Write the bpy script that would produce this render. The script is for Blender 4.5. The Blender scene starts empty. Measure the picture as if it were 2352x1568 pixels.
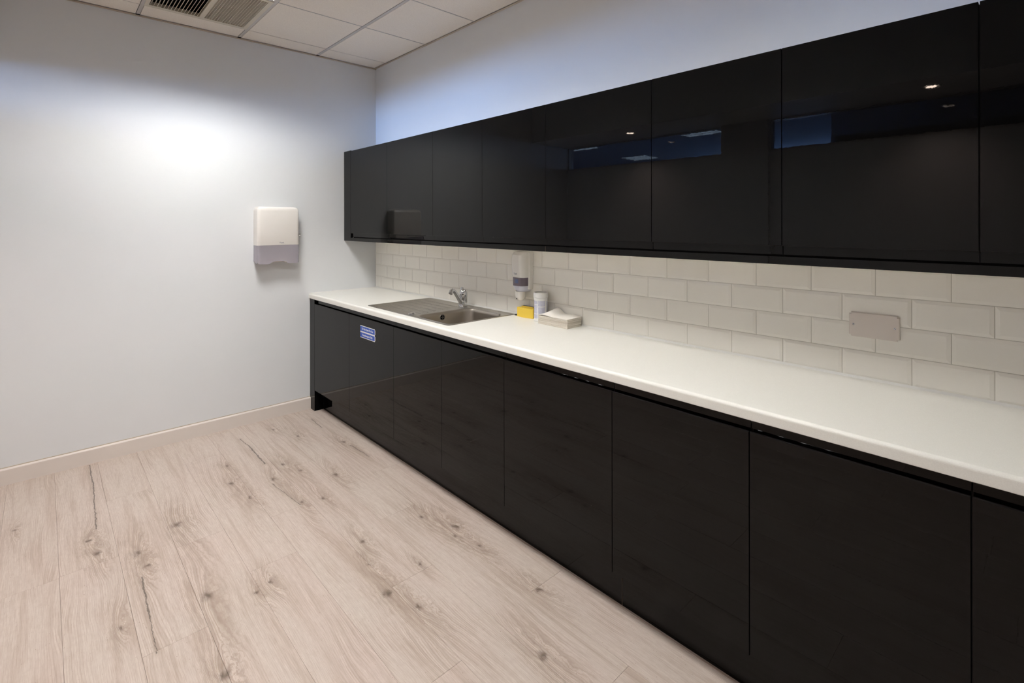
import bpy, bmesh, math, random
from math import pi, sin, cos, radians
from mathutils import Vector, Matrix

random.seed(7)
S = bpy.context.scene
COL = S.collection

# ------------------------------------------------------------------ camera
cam_d = bpy.data.cameras.new('camera')
cam_d.sensor_width = 36.0
cam_d.lens = 1154.468 / 2352 * 36.0
cam_d.shift_y = -271.04 / 2352
cam_d.clip_start = 0.05
cam_d.clip_end = 60
cam = bpy.data.objects.new('camera', cam_d)
COL.objects.link(cam)
YAW, ROLL = radians(46.964), radians(-0.0948)
fw = Vector((-sin(YAW), cos(YAW), 0))
rt = Vector((cos(YAW), sin(YAW), 0))
up = Vector((0, 0, 1))
rt, up = rt * cos(ROLL) + up * sin(ROLL), -rt * sin(ROLL) + up * cos(ROLL)
M = Matrix.Identity(4)
for i in range(3):
    M[i][0], M[i][1], M[i][2] = rt[i], up[i], -fw[i]
M.translation = Vector((4.0526, -2.1388, 1.4769))
cam.matrix_world = M
S.camera = cam

# ------------------------------------------------------------------ world, light levels, exposure
W = bpy.data.worlds.new('world')
S.world = W
W.use_nodes = True
W.node_tree.nodes['Background'].inputs[0].default_value = (0.5, 0.6, 0.8, 1)
W.node_tree.nodes['Background'].inputs[1].default_value = 0.02
PANEL_EMIT = 246.0         # louvred ceiling light near the left wall
PANEL2_EMIT = 250.0         # its older, dimmer neighbour over the middle of the room
PANEL_COL = (1.0, 0.992, 0.975)
OFFICE_EMIT = 7.0          # ceiling lights in the room behind the high windows
OFFICE_COL = (0.55, 0.74, 1.0)
OFFICE_WINDOW_EMIT = 80.0   # evening daylight in that room's far window
OFFICE_WINDOW_COL = (0.32, 0.54, 1.0)
SPOT_W = 48.0              # two warm downlights in the low soffit
vs = S.view_settings
vs.view_transform = 'Standard'
vs.look = 'None'
vs.gamma = 1
vs.use_curve_mapping = False
vs.exposure = 0.0

# ------------------------------------------------------------------ measures (metres)
H = 2.8385           # ceiling
XR = 6.0             # right hand wall
YB = -3.15           # wall behind the camera side
ZW = 0.9207          # worktop surface
YU = -0.2867         # wall cabinet fronts
YL = -0.5741         # base cabinet fronts
YWALL = 0.006        # painted / grouted wall face
RUN = 4.53           # length of the kitchen run

# ------------------------------------------------------------------ node helpers
def new_mat(name):
    m = bpy.data.materials.new(name)
    m.use_nodes = True
    return m, m.node_tree, m.node_tree.nodes['Principled BSDF']

def setp(b, **k):
    names = {'col': 'Base Color', 'rough': 'Roughness', 'metal': 'Metallic', 'ior': 'IOR', 'spec': 'Specular IOR Level',
             'coat': 'Coat Weight', 'coatr': 'Coat Roughness', 'trans': 'Transmission Weight', 'alpha': 'Alpha',
             'emit': 'Emission Strength', 'ecol': 'Emission Color', 'sub': 'Subsurface Weight', 'aniso': 'Anisotropic'}
    for n, v in k.items():
        if n in ('col', 'ecol') and len(v) == 3:
            v = (*v, 1)
        b.inputs[names[n]].default_value = v

def nd(nt, typ, **k):
    n = nt.nodes.new(typ)
    for a, v in k.items():
        if a.startswith('i_'):
            key = a[2:]
            key = int(key) if key.isdigit() else key.replace('_', ' ')
            n.inputs[key].default_value = v
        else:
            setattr(n, a, v)
    return n

def mth(nt, op, a, b=None, c=None, clamp=False):
    n = nt.nodes.new('ShaderNodeMath')
    n.operation = op
    n.use_clamp = clamp
    for i, v in enumerate((a, b, c)):
        if v is None:
            continue
        if isinstance(v, (int, float)):
            n.inputs[i].default_value = v
        else:
            nt.links.new(v, n.inputs[i])
    return n.outputs[0]

def mix(nt, f, a, b, mode='MIX'):
    n = nt.nodes.new('ShaderNodeMix')
    n.data_type = 'RGBA'
    n.blend_type = mode
    for sock, v in ((n.inputs[0], f), (n.inputs[6], a), (n.inputs[7], b)):
        if isinstance(v, (int, float)):
            sock.default_value = v
        elif isinstance(v, tuple):
            sock.default_value = (*v, 1) if len(v) == 3 else v
        else:
            nt.links.new(v, sock)
    return n.outputs[2]

def noise(nt, vec, scale, detail=3, rough=0.5, dist=0.0):
    n = nd(nt, 'ShaderNodeTexNoise')
    n.inputs['Scale'].default_value = scale
    n.inputs['Detail'].default_value = detail
    n.inputs['Roughness'].default_value = rough
    n.inputs['Distortion'].default_value = dist
    if vec is not None:
        nt.links.new(vec, n.inputs['Vector'])
    return n.outputs['Fac']

def mapr(nt, v, a, b, c=0.0, d=1.0, smooth=True):
    n = nt.nodes.new('ShaderNodeMapRange')
    if smooth:
        n.interpolation_type = 'SMOOTHSTEP'
    nt.links.new(v, n.inputs[0])
    for i, x in enumerate((a, b, c, d)):
        n.inputs[i + 1].default_value = x
    return n.outputs[0]

def bump(nt, b, h, strength, dist=0.001, sock='Normal'):
    n = nd(nt, 'ShaderNodeBump')
    n.inputs['Strength'].default_value = strength
    n.inputs['Distance'].default_value = dist
    nt.links.new(h, n.inputs['Height'])
    nt.links.new(n.outputs[0], b.inputs[sock])

def pos(nt, scale=(1, 1, 1)):
    g = nd(nt, 'ShaderNodeNewGeometry')
    m = nd(nt, 'ShaderNodeMapping')
    m.inputs['Scale'].default_value = scale
    nt.links.new(g.outputs['Position'], m.inputs['Vector'])
    return m.outputs[0]

# ------------------------------------------------------------------ materials
def simple(name, col, rough=0.5, bumps=None, **k):
    m, nt, b = new_mat(name)
    setp(b, col=col, rough=rough, **k)
    if bumps:
        sc, st, ds = bumps
        bump(nt, b, noise(nt, pos(nt), sc, 3), st, ds)
    return m

m_wall, nt, b = new_mat('painted_plaster')
setp(b, rough=0.62, spec=0.3)
v = noise(nt, pos(nt), 3.0, 3)
nt.links.new(mix(nt, v, (0.705, 0.718, 0.73), (0.735, 0.747, 0.757)), b.inputs['Base Color'])
bump(nt, b, noise(nt, pos(nt), 260, 2), 0.12, 0.0006)

m_gloss, nt, b = new_mat('black_gloss_laminate')
setp(b, col=(0.0025, 0.0023, 0.0023), rough=0.015, ior=1.5, spec=0.21)
bump(nt, b, noise(nt, pos(nt), 95, 2), 0.035, 0.0004)
m_carc = simple('white_melamine_carcass', (0.84, 0.81, 0.75), 0.5)
m_dark = simple('dark_carcass', (0.006, 0.0055, 0.0055), 0.6, spec=0.1)
m_gap_shade = simple('carcass_gap_shade', (0.085, 0.075, 0.068), 0.6)  # side panels darkened in colour so the door gaps look shaded
m_chip = simple('raw_board_edge', (0.20, 0.13, 0.08), 0.8, (600, .3, .001))

m_top, nt, b = new_mat('cream_laminate')
setp(b, rough=0.36)
v = noise(nt, pos(nt), 420, 2, 0.6)
nt.links.new(mix(nt, mapr(nt, v, .35, .7), (0.80, 0.785, 0.73), (0.84, 0.825, 0.77)), b.inputs['Base Color'])
bump(nt, b, noise(nt, pos(nt), 700, 2), 0.10, 0.0004)

m_tile, nt, b = new_mat('white_glazed_tile')
setp(b, rough=0.13, ior=1.5)
oi = nd(nt, 'ShaderNodeObjectInfo')
nt.links.new(mix(nt, oi.outputs['Random'], (0.90, 0.87, 0.80), (0.92, 0.89, 0.82)), b.inputs['Base Color'])
bump(nt, b, noise(nt, pos(nt), 22, 2), 0.10, 0.002)
m_grout = simple('cream_grout', (0.62, 0.59, 0.52), 0.85, (500, .3, .001))
m_seal = simple('white_sealant', (0.78, 0.77, 0.74), 0.35)
m_skirt = simple('cream_gloss_paint', (0.70, 0.635, 0.585), 0.28)
m_ceil, nt, b = new_mat('mineral_fibre_tile')
setp(b, rough=0.9, spec=0.2)
v = noise(nt, pos(nt), 330, 4, .7)
nt.links.new(mix(nt, mapr(nt, v, .32, .62), (0.76, 0.69, 0.60), (0.90, 0.835, 0.745)), b.inputs['Base Color'])
bump(nt, b, v, 0.35, 0.001)
m_bar = simple('grey_white_steel_grid', (0.52, 0.49, 0.46), 0.45)
m_angle = simple('beige_wall_angle', (0.50, 0.43, 0.34), 0.5)
m_void = simple('dark_void', (0.003, 0.003, 0.003), 0.9, spec=0.0)
m_vent = simple('cream_grille_paint', (0.62, 0.56, 0.45), 0.4)

m_steel, nt, b = new_mat('brushed_stainless')
setp(b, col=(0.46, 0.44, 0.405), metal=1, rough=0.30)
v = noise(nt, pos(nt, (1, 60, 60)), 14, 3)
nt.links.new(mapr(nt, v, .3, .7, .24, .38), b.inputs['Roughness'])
bump(nt, b, noise(nt, pos(nt, (6, 260, 260)), 5, 2), 0.05, 0.0003)
m_bowl = simple('satin_stainless_bowl', (0.42, 0.385, 0.34), 0.36, (700, .1, .0004), metal=1)
m_groove_shade = simple('groove_shade_strip', (0.045, 0.042, 0.038), 0.5)  # dark strip beside each drainer rib, painting in the groove's shade
m_chrome = simple('chrome', (0.72, 0.73, 0.75), 0.06, metal=1)
m_plate = simple('satin_metal_plate', (0.66, 0.60, 0.55), 0.42, (900, .15, .0004), metal=0.5)
m_black = simple('black_rubber', (0.012, 0.012, 0.012), 0.5)
m_plw = simple('white_abs_plastic', (0.80, 0.765, 0.72), 0.22)
m_plw2 = simple('white_moulded_plastic', (0.85, 0.825, 0.78), 0.22)
m_tub = simple('white_polythene', (0.82, 0.81, 0.78), 0.35)
m_sponge = simple('yellow_foam', (0.80, 0.56, 0.07), 0.85, (300, .5, .002))
m_scour = simple('grey_scourer', (0.10, 0.12, 0.14), 0.95, (500, .6, .002))
m_smoke, nt, b = new_mat('smoked_lilac_plastic')
setp(b, col=(0.83, 0.79, 0.87), rough=0.06, trans=0.72, ior=1.3)
m_grey_lab = simple('grey_print', (0.22, 0.23, 0.27), 0.4)
m_window = simple('smoked_window', (0.16, 0.13, 0.16), 0.15)
m_liquid = simple('blue_liquid', (0.09, 0.12, 0.24), 0.3)
m_frost = simple('frosted_lilac_plastic', (0.60, 0.60, 0.70), 0.3)
m_blue = simple('blue_print', (0.0, 0.058, 0.40), 0.3)
m_white = simple('white_print', (0.82, 0.80, 0.76), 0.3)
m_paper, nt, b = new_mat('towel_paper')
setp(b, rough=0.9, spec=0.1)
nt.links.new(mix(nt, noise(nt, pos(nt), 60, 3), (0.80, 0.755, 0.68), (0.86, 0.82, 0.76)), b.inputs['Base Color'])
bump(nt, b, noise(nt, pos(nt), 900, 2), .3, .0008)
m_paper2, nt, b = new_mat('towel_paper_edges')
setp(b, rough=0.9, spec=0.1)
wv = noise(nt, pos(nt, (2, 2, 420)), 1.0, 2)
nt.links.new(mix(nt, mapr(nt, wv, .35, .65), (0.60, 0.54, 0.45), (0.82, 0.77, 0.69)), b.inputs['Base Color'])

m_label, nt, b = new_mat('printed_tub_label')
setp(b, rough=0.35)
g = noise(nt, pos(nt, (700, 700, 1400)), 1.0, 1)
nt.links.new(mix(nt, mapr(nt, g, .42, .55), (0.33, 0.34, 0.50), (0.70, 0.69, 0.73)), b.inputs['Base Color'])

def emit_mat(name, col, st):
    m, nt, b = new_mat(name)
    setp(b, col=(0, 0, 0), rough=1, spec=0, ecol=col, emit=st)
    return m
m_panel = emit_mat('lit_tube_panel', PANEL_COL, PANEL_EMIT)
m_panel2 = emit_mat('lit_tube_panel_dim', PANEL_COL, PANEL2_EMIT)
m_offl = emit_mat('lit_office_panel', OFFICE_COL, OFFICE_EMIT)
m_offw = emit_mat('evening_window', OFFICE_WINDOW_COL, OFFICE_WINDOW_EMIT)
m_lamp = emit_mat('lit_lamp', (1.0, 0.80, 0.66), 60)
m_louvre = simple('louvre_aluminium', (0.55, 0.55, 0.55), 0.35, metal=1)
m_offwall = simple('office_paint', (0.30, 0.34, 0.40), 0.9, spec=0.0)
m_glass, nt, b = new_mat('window_glass')
tr = nd(nt, 'ShaderNodeBsdfTransparent')
gl = nd(nt, 'ShaderNodeBsdfGlossy')
gl.inputs['Roughness'].default_value = 0.0
fr = nd(nt, 'ShaderNodeFresnel')
fr.inputs['IOR'].default_value = 1.45
mx = nd(nt, 'ShaderNodeMixShader')
nt.links.new(fr.outputs[0], mx.inputs[0]); nt.links.new(tr.outputs[0], mx.inputs[1]); nt.links.new(gl.outputs[0], mx.inputs[2])
nt.links.new(mx.outputs[0], nt.nodes['Material Output'].inputs['Surface'])

# ---- whitewashed oak print for the floor planks
KNOTS = [(0.991,-1.983,.9),(1.389,-1.808,.9),(1.731,-1.937,.9),(0.639,-2.242,.7),(1.139,-1.961,1.5),(1.258,-1.834,1.5),(1.769,-1.665,2.0),
 (1.85,-1.451,.8),(2.248,-1.134,1.5),(2.205,-1.706,1.3),(1.884,-1.512,.7),(0.869,-1.356,1.3),(0.625,-1.316,1.0),(1.125,-1.658,1.9),
 (0.834,-1.062,1.5),(0.989,-1.164,1.4),(0.987,-1.01,1.0),(1.373,-1.033,1.3),(1.187,-0.881,1.4),(0.241,-0.929,1.0),(0.475,-0.842,1.3),
 (0.785,-0.655,1.5),(1.104,-1.319,1.2),(1.343,-1.133,.9),(1.869,-1.053,1.2),(1.891,-0.745,1.4),(2.072,-0.67,1.6),(2.128,-0.715,1.0),
 (2.272,-0.678,.8),(2.395,-1.08,1.2),(2.645,-0.676,1.1),(2.869,-0.891,1.4),(2.038,-1.107,.8),(2.192,-0.944,.7)]
CRACKS = [((0.031,-1.932),(0.328,-1.932),.0035),((0.328,-1.932),(0.65,-1.942),.0035),((0.65,-1.942),(0.898,-1.951),.003),
 ((1.455,-1.838),(1.75,-1.846),.0035),((1.75,-1.846),(1.95,-1.853),.002),((0.253,-1.151),(0.414,-1.138),.003),((0.414,-1.138),(0.753,-1.14),.0045),
 ((1.034,-1.188),(1.356,-1.149),.002),((0.234,-0.655),(0.449,-0.663),.003),((0.86,-.640),(1.10,-.625),.003)]

def knot_group():
    g = bpy.data.node_groups.new('knot_print', 'ShaderNodeTree')
    I = g.interface
    for n, t in (('P', 'NodeSocketVector'), ('C', 'NodeSocketVector'), ('Size', 'NodeSocketFloat'), ('Bump', 'NodeSocketFloat'), ('Core', 'NodeSocketFloat')):
        I.new_socket(n, in_out='INPUT', socket_type=t)
    for n in ('Bump', 'Core'):
        I.new_socket(n, in_out='OUTPUT', socket_type='NodeSocketFloat')
    gi, go = g.nodes.new('NodeGroupInput'), g.nodes.new('NodeGroupOutput')
    s = g.nodes.new('ShaderNodeVectorMath'); s.operation = 'SUBTRACT'
    g.links.new(gi.outputs['P'], s.inputs[0]); g.links.new(gi.outputs['C'], s.inputs[1])
    m = g.nodes.new('ShaderNodeVectorMath'); m.operation = 'MULTIPLY'
    g.links.new(s.outputs[0], m.inputs[0]); m.inputs[1].default_value = (6.5, 29, 0)
    l = g.nodes.new('ShaderNodeVectorMath'); l.operation = 'LENGTH'
    g.links.new(m.outputs[0], l.inputs[0])
    d = mth(g, 'DIVIDE', l.outputs['Value'], gi.outputs['Size'])
    e = mth(g, 'EXPONENT', mth(g, 'MULTIPLY', mth(g, 'MULTIPLY', d, d), -1.0))
    m2 = g.nodes.new('ShaderNodeVectorMath'); m2.operation = 'MULTIPLY'
    g.links.new(s.outputs[0], m2.inputs[0]); m2.inputs[1].default_value = (78, 120, 0)
    l2 = g.nodes.new('ShaderNodeVectorMath'); l2.operation = 'LENGTH'
    g.links.new(m2.outputs[0], l2.inputs[0])
    d2 = mth(g, 'DIVIDE', l2.outputs['Value'], gi.outputs['Size'])
    c = mth(g, 'EXPONENT', mth(g, 'MULTIPLY', mth(g, 'MULTIPLY', d2, d2), -1.0))
    g.links.new(mth(g, 'ADD', e, gi.outputs['Bump']), go.inputs['Bump'])
    g.links.new(mth(g, 'ADD', c, gi.outputs['Core']), go.inputs['Core'])
    return g

def crack_group():
    g = bpy.data.node_groups.new('crack_print', 'ShaderNodeTree')
    I = g.interface
    for n, t in (('P', 'NodeSocketVector'), ('A', 'NodeSocketVector'), ('D', 'NodeSocketVector'), ('Width', 'NodeSocketFloat'), ('Acc', 'NodeSocketFloat')):
        I.new_socket(n, in_out='INPUT', socket_type=t)
    I.new_socket('Halo', in_out='INPUT', socket_type='NodeSocketFloat')
    I.new_socket('Acc', in_out='OUTPUT', socket_type='NodeSocketFloat')
    I.new_socket('Halo', in_out='OUTPUT', socket_type='NodeSocketFloat')
    gi, go = g.nodes.new('NodeGroupInput'), g.nodes.new('NodeGroupOutput')
    def vm(op, a, b=None):
        n = g.nodes.new('ShaderNodeVectorMath'); n.operation = op
        g.links.new(a, n.inputs[0])
        if b is not None:
            g.links.new(b, n.inputs[3 if op == 'SCALE' else 1])
        return n
    pa = vm('SUBTRACT', gi.outputs['P'], gi.outputs['A']).outputs[0]
    t = mth(g, 'DIVIDE', vm('DOT_PRODUCT', pa, gi.outputs['D']).outputs['Value'],
            vm('DOT_PRODUCT', gi.outputs['D'], gi.outputs['D']).outputs['Value'], clamp=True)
    q = vm('SUBTRACT', pa, vm('SCALE', gi.outputs['D'], t).outputs[0]).outputs[0]
    l = vm('LENGTH', q).outputs['Value']
    k = mth(g, 'SUBTRACT', 1.0, mth(g, 'DIVIDE', l, gi.outputs['Width']), clamp=True)
    g.links.new(mth(g, 'ADD', k, gi.outputs['Acc'], clamp=True), go.inputs['Acc'])
    k2 = mth(g, 'SUBTRACT', 1.0, mth(g, 'DIVIDE', l, 0.030), clamp=True)
    g.links.new(mth(g, 'MAXIMUM', k2, gi.outputs['Halo']), go.inputs['Halo'])
    return g

def floor_material():
    m, nt, b = new_mat('whitewashed_oak_plank')
    KG, CG = knot_group(), crack_group()
    P = pos(nt)
    sx = nd(nt, 'ShaderNodeSeparateXYZ'); nt.links.new(P, sx.inputs[0])
    X, Y = sx.outputs['X'], sx.outputs['Y']
    oi = nd(nt, 'ShaderNodeObjectInfo')
    rnd = oi.outputs['Random']
    # per plank offset of the print
    cb = nd(nt, 'ShaderNodeCombineXYZ')
    nt.links.new(mth(nt, 'ADD', X, mth(nt, 'MULTIPLY', rnd, 61.0)), cb.inputs[0])
    nt.links.new(mth(nt, 'ADD', Y, mth(nt, 'MULTIPLY', rnd, 23.0)), cb.inputs[1])
    Q = cb.outputs[0]
    def q(sx_, sy_):
        mp = nd(nt, 'ShaderNodeMapping'); mp.inputs['Scale'].default_value = (sx_, sy_, 1)
        nt.links.new(Q, mp.inputs['Vector']); return mp.outputs[0]
    # wobble of the lookup for organic knots / cracks
    wx = noise(nt, q(6, 18), 1.0, 3)
    wob = nd(nt, 'ShaderNodeCombineXYZ')
    nt.links.new(mth(nt, 'MULTIPLY', mth(nt, 'SUBTRACT', wx, .5), .06), wob.inputs[0])
    nt.links.new(mth(nt, 'MULTIPLY', mth(nt, 'SUBTRACT', noise(nt, q(22, 30), 1.0, 4, .6), .5), .055), wob.inputs[1])
    flat = nd(nt, 'ShaderNodeCombineXYZ'); nt.links.new(X, flat.inputs[0]); nt.links.new(Y, flat.inputs[1])
    va = nd(nt, 'ShaderNodeVectorMath'); va.operation = 'ADD'
    nt.links.new(flat.outputs[0], va.inputs[0]); nt.links.new(wob.outputs[0], va.inputs[1])
    PW = va.outputs[0]
    bumpv, core = None, None
    for kx, ky, ks in KNOTS:
        n = nt.nodes.new('ShaderNodeGroup'); n.node_tree = KG
        nt.links.new(PW, n.inputs['P'])
        n.inputs['C'].default_value = (kx, ky, 0); n.inputs['Size'].default_value = ks
        if bumpv is not None:
            nt.links.new(bumpv, n.inputs['Bump']); nt.links.new(core, n.inputs['Core'])
        bumpv, core = n.outputs['Bump'], n.outputs['Core']
    acc = None
    va2 = nd(nt, 'ShaderNodeVectorMath'); va2.operation = 'ADD'
    sc = nd(nt, 'ShaderNodeVectorMath'); sc.operation = 'SCALE'; sc.inputs[3].default_value = 0.36
    nt.links.new(wob.outputs[0], sc.inputs[0])
    nt.links.new(flat.outputs[0], va2.inputs[0]); nt.links.new(sc.outputs[0], va2.inputs[1])
    for a, c, w in CRACKS:
        n = nt.nodes.new('ShaderNodeGroup'); n.node_tree = CG
        nt.links.new(va2.outputs[0], n.inputs['P'])
        n.inputs['A'].default_value = (*a, 0); n.inputs['D'].default_value = (c[0] - a[0], c[1] - a[1], 0); n.inputs['Width'].default_value = w
        if acc is not None:
            nt.links.new(acc, n.inputs['Acc']); nt.links.new(hal, n.inputs['Halo'])
        acc, hal = n.outputs['Acc'], n.outputs['Halo']
    # cathedral grain: iso lines of a height field
    hf = mth(nt, 'ADD', Y, mth(nt, 'MULTIPLY', noise(nt, q(1.1, 4.5), 1.0, 2), 0.16))
    hf = mth(nt, 'ADD', hf, mth(nt, 'MULTIPLY', bumpv, 0.040))
    hf = mth(nt, 'ADD', hf, mth(nt, 'MULTIPLY', noise(nt, q(14, 60), 1.0, 2), 0.004))
    rings = mth(nt, 'SINE', mth(nt, 'MULTIPLY', hf, 2 * pi * 125))
    rings = mapr(nt, rings, -0.2, 1.0, 0, 1)
    rings2 = mapr(nt, mth(nt, 'SINE', mth(nt, 'MULTIPLY', hf, 2 * pi * 37)), -0.4, 1.0, 0, 1)
    fine = mapr(nt, noise(nt, q(9, 420), 1.0, 3, .6), .42, .72)
    fine2 = mapr(nt, noise(nt, q(26, 1100), 1.0, 2, .6), .40, .70)
    patch = mapr(nt, noise(nt, q(2.2, 9), 1.0, 4, .6), .44, .68)
    streak = mapr(nt, noise(nt, q(1.3, 22), 1.0, 5, .65, .5), .47, .70)
    pink = mapr(nt, noise(nt, q(1.3, 3.2), 1.0, 2), .38, .64)
    blot = mapr(nt, noise(nt, q(30, 45), 1.0, 4, .7), .38, .72)
    base = mix(nt, pink, (0.585, 0.512, 0.455), (0.590, 0.50, 0.448))
    lightmix = mix(nt, mapr(nt, rnd, 0, 1, 0, .35, False), base, (0.64, 0.57, 0.512))
    halo = mth(nt, 'MULTIPLY', bumpv, .75, clamp=True)
    gmask = mth(nt, 'ADD', mth(nt, 'MULTIPLY', patch, .55), mth(nt, 'ADD', halo, .12), clamp=True)
    c = mix(nt, mth(nt, 'MULTIPLY', blot, .26), lightmix, (0.42, 0.335, 0.275))
    c = mix(nt, mth(nt, 'MULTIPLY', fine, .50), c, (0.39, 0.30, 0.24))
    c = mix(nt, mth(nt, 'MULTIPLY', fine2, .34), c, (0.36, 0.28, 0.23))
    c = mix(nt, mth(nt, 'MULTIPLY', mth(nt, 'MULTIPLY', rings, gmask), .60), c, (0.34, 0.25, 0.195))
    c = mix(nt, mth(nt, 'MULTIPLY', mth(nt, 'MULTIPLY', rings2, gmask), .50), c, (0.33, 0.25, 0.20))
    c = mix(nt, mth(nt, 'MULTIPLY', streak, .58), c, (0.37, 0.285, 0.23))
    c = mix(nt, mth(nt, 'MULTIPLY', mth(nt, 'MULTIPLY', halo, mapr(nt, noise(nt, q(9, 34), 1.0, 4, .6), .36, .66)), .62), c, (0.27, 0.20, 0.155))
    c = mix(nt, mth(nt, 'MULTIPLY', core, .95, clamp=True), c, (0.12, 0.085, 0.065))
    c = mix(nt, mth(nt, 'MULTIPLY', mth(nt, 'MULTIPLY', hal, hal), mapr(nt, noise(nt, q(7, 60), 1.0, 4, .6), .35, .65, .1, .55)), c, (0.25, 0.185, 0.14))
    specks = mapr(nt, noise(nt, q(120, 170), 1.0, 1), .735, .77)
    c = mix(nt, mth(nt, 'MULTIPLY', specks, .6), c, (0.20, 0.13, 0.08))
    c = mix(nt, mth(nt, 'MULTIPLY', mapr(nt, acc, .05, .55), .82), c, (0.11, 0.09, 0.075))
    nt.links.new(c, b.inputs['Base Color'])
    setp(b, rough=0.48, spec=0.38)
    hb = mth(nt, 'ADD', mth(nt, 'MULTIPLY', fine, -1.0), mth(nt, 'MULTIPLY', rings, -.5))
    bump(nt, b, hb, 0.22, 0.0006)
    return m
m_floor = floor_material()
m_sub = simple('plank_joint_brown', (0.16, 0.12, 0.09), 0.9)  # dark brown base slab showing in the plank joints

# ------------------------------------------------------------------ mesh helpers
def obj(name, bm, mats, parent=None, smooth=False, loc=None):
    me = bpy.data.meshes.new(name)
    bmesh.ops.recalc_face_normals(bm, faces=bm.faces[:])
    if smooth:
        for f in bm.faces:
            f.smooth = True
    bm.to_mesh(me); bm.free()
    if not isinstance(mats, (list, tuple)):
        mats = [mats]
    for m in mats:
        me.materials.append(m)
    if smooth:
        try:
            me.set_sharp_from_angle(angle=radians(35))
        except Exception:
            pass
    o = bpy.data.objects.new(name, me)
    COL.objects.link(o)
    if parent:
        o.parent = parent
    if loc:
        o.location = loc
    return o

def thing(name, label, cat, loc=(0, 0, 0), group=None):
    o = bpy.data.objects.new(name, None)
    o.empty_display_size = 0.05
    COL.objects.link(o)
    o.location = loc
    tag(o, label, cat, group)
    return o

def tag(o, label, cat, group=None):
    o['label'] = label; o['category'] = cat
    if group:
        o['group'] = group
    return o

def struct(o, label=None):
    o['kind'] = 'structure'
    if label:
        o['label'] = label
    return o

def box(bm, x0, x1, y0, y1, z0, z1, mat=0, bev=0.0, seg=1):
    r = bmesh.ops.create_cube(bm, size=1.0)
    vs_ = r['verts']
    for v in vs_:
        v.co = Vector((x0 + (v.co.x + .5) * (x1 - x0), y0 + (v.co.y + .5) * (y1 - y0), z0 + (v.co.z + .5) * (z1 - z0)))
    fs = list({f for v in vs_ for f in v.link_faces})
    for f in fs:
        f.material_index = mat
    if bev > 0:
        es = list({e for v in vs_ for e in v.link_edges})
        bmesh.ops.bevel(bm, geom=es, offset=bev, segments=seg, affect='EDGES', profile=0.5)
    return fs

def bx(*a, **k):
    bm = bmesh.new(); box(bm, *a, **k); return bm

def cyl(bm, c, r, h, axis='z', n=24, r2=None, mat=0):
    """closed cylinder/cone from c going +h along axis"""
    r2 = r if r2 is None else r2
    A = {'x': (Vector((0, 1, 0)), Vector((0, 0, 1)), Vector((1, 0, 0))), 'y': (Vector((1, 0, 0)), Vector((0, 0, 1)), Vector((0, 1, 0))),
         'z': (Vector((1, 0, 0)), Vector((0, 1, 0)), Vector((0, 0, 1)))}[axis]
    c = Vector(c)
    a = [bm.verts.new(c + A[0] * r * cos(2 * pi * i / n) + A[1] * r * sin(2 * pi * i / n)) for i in range(n)]
    d = [bm.verts.new(c + A[2] * h + A[0] * r2 * cos(2 * pi * i / n) + A[1] * r2 * sin(2 * pi * i / n)) for i in range(n)]
    fs = [bm.faces.new(a), bm.faces.new(d)]
    for i in range(n):
        fs.append(bm.faces.new((a[i], a[(i + 1) % n], d[(i + 1) % n], d[i])))
    for f in fs:
        f.material_index = mat

def lathe(bm, c, prof, n=32, mat=0):
    """prof: list of (r, z); spins about z through c"""
    c = Vector(c); rows = []
    for r, z in prof:
        if r < 1e-6:
            rows.append([bm.verts.new(c + Vector((0, 0, z)))])
        else:
            rows.append([bm.verts.new(c + Vector((r * cos(2 * pi * i / n), r * sin(2 * pi * i / n), z))) for i in range(n)])
    for a, d in zip(rows, rows[1:]):
        for i in range(n):
            j = (i + 1) % n
            if len(a) == 1 and len(d) == 1:
                continue
            if len(a) == 1:
                f = bm.faces.new((a[0], d[j], d[i]))
            elif len(d) == 1:
                f = bm.faces.new((a[i], a[j], d[0]))
            else:
                f = bm.faces.new((a[i], a[j], d[j], d[i]))
            f.material_index = mat

def tube(bm, pts, rad, n=16, flat=1.0):
    """tube along points, rad a number or a list; flat squashes the section"""
    pts = [Vector(p) for p in pts]
    rads = rad if isinstance(rad, (list, tuple)) else [rad] * len(pts)
    prev = None; rows = []
    for i, p in enumerate(pts):
        t = (pts[min(i + 1, len(pts) - 1)] - pts[max(i - 1, 0)]).normalized()
        if prev is None:
            u = t.cross(Vector((0, 0, 1)))
            u = u.normalized() if u.length > 1e-3 else Vector((1, 0, 0))
        else:
            u = (prev - t * prev.dot(t)).normalized()
        prev = u
        w = t.cross(u)
        rows.append([bm.verts.new(p + (u * cos(2 * pi * k / n) + w * sin(2 * pi * k / n) * flat) * rads[i]) for k in range(n)])
    for a, d in zip(rows, rows[1:]):
        for k in range(n):
            bm.faces.new((a[k], a[(k + 1) % n], d[(k + 1) % n], d[k]))
    bm.faces.new(rows[0]); bm.faces.new(rows[-1])

def extrude_x(bm, prof, x0, x1, endmat=0, mat=0):
    """closed profile [(y,z)] swept along x"""
    a = [bm.verts.new((x0, y, z)) for y, z in prof]
    d = [bm.verts.new((x1, y, z)) for y, z in prof]
    f1, f2 = bm.faces.new(a), bm.faces.new(d)
    f1.material_index = f2.material_index = endmat
    n = len(prof)
    for i in range(n):
        f = bm.faces.new((a[i], a[(i + 1) % n], d[(i + 1) % n], d[i])); f.material_index = mat

def rrect(x0, x1, y0, y1, r, k=6):
    """rounded rectangle outline, 4*(k+1) points"""
    P = []
    for cx, cy, a0 in ((x1 - r, y1 - r, 0), (x0 + r, y1 - r, 90), (x0 + r, y0 + r, 180), (x1 - r, y0 + r, 270)):
        for i in range(k + 1):
            a = radians(a0 + 90 * i / k)
            P.append((cx + r * cos(a), cy + r * sin(a)))
    return P

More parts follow.
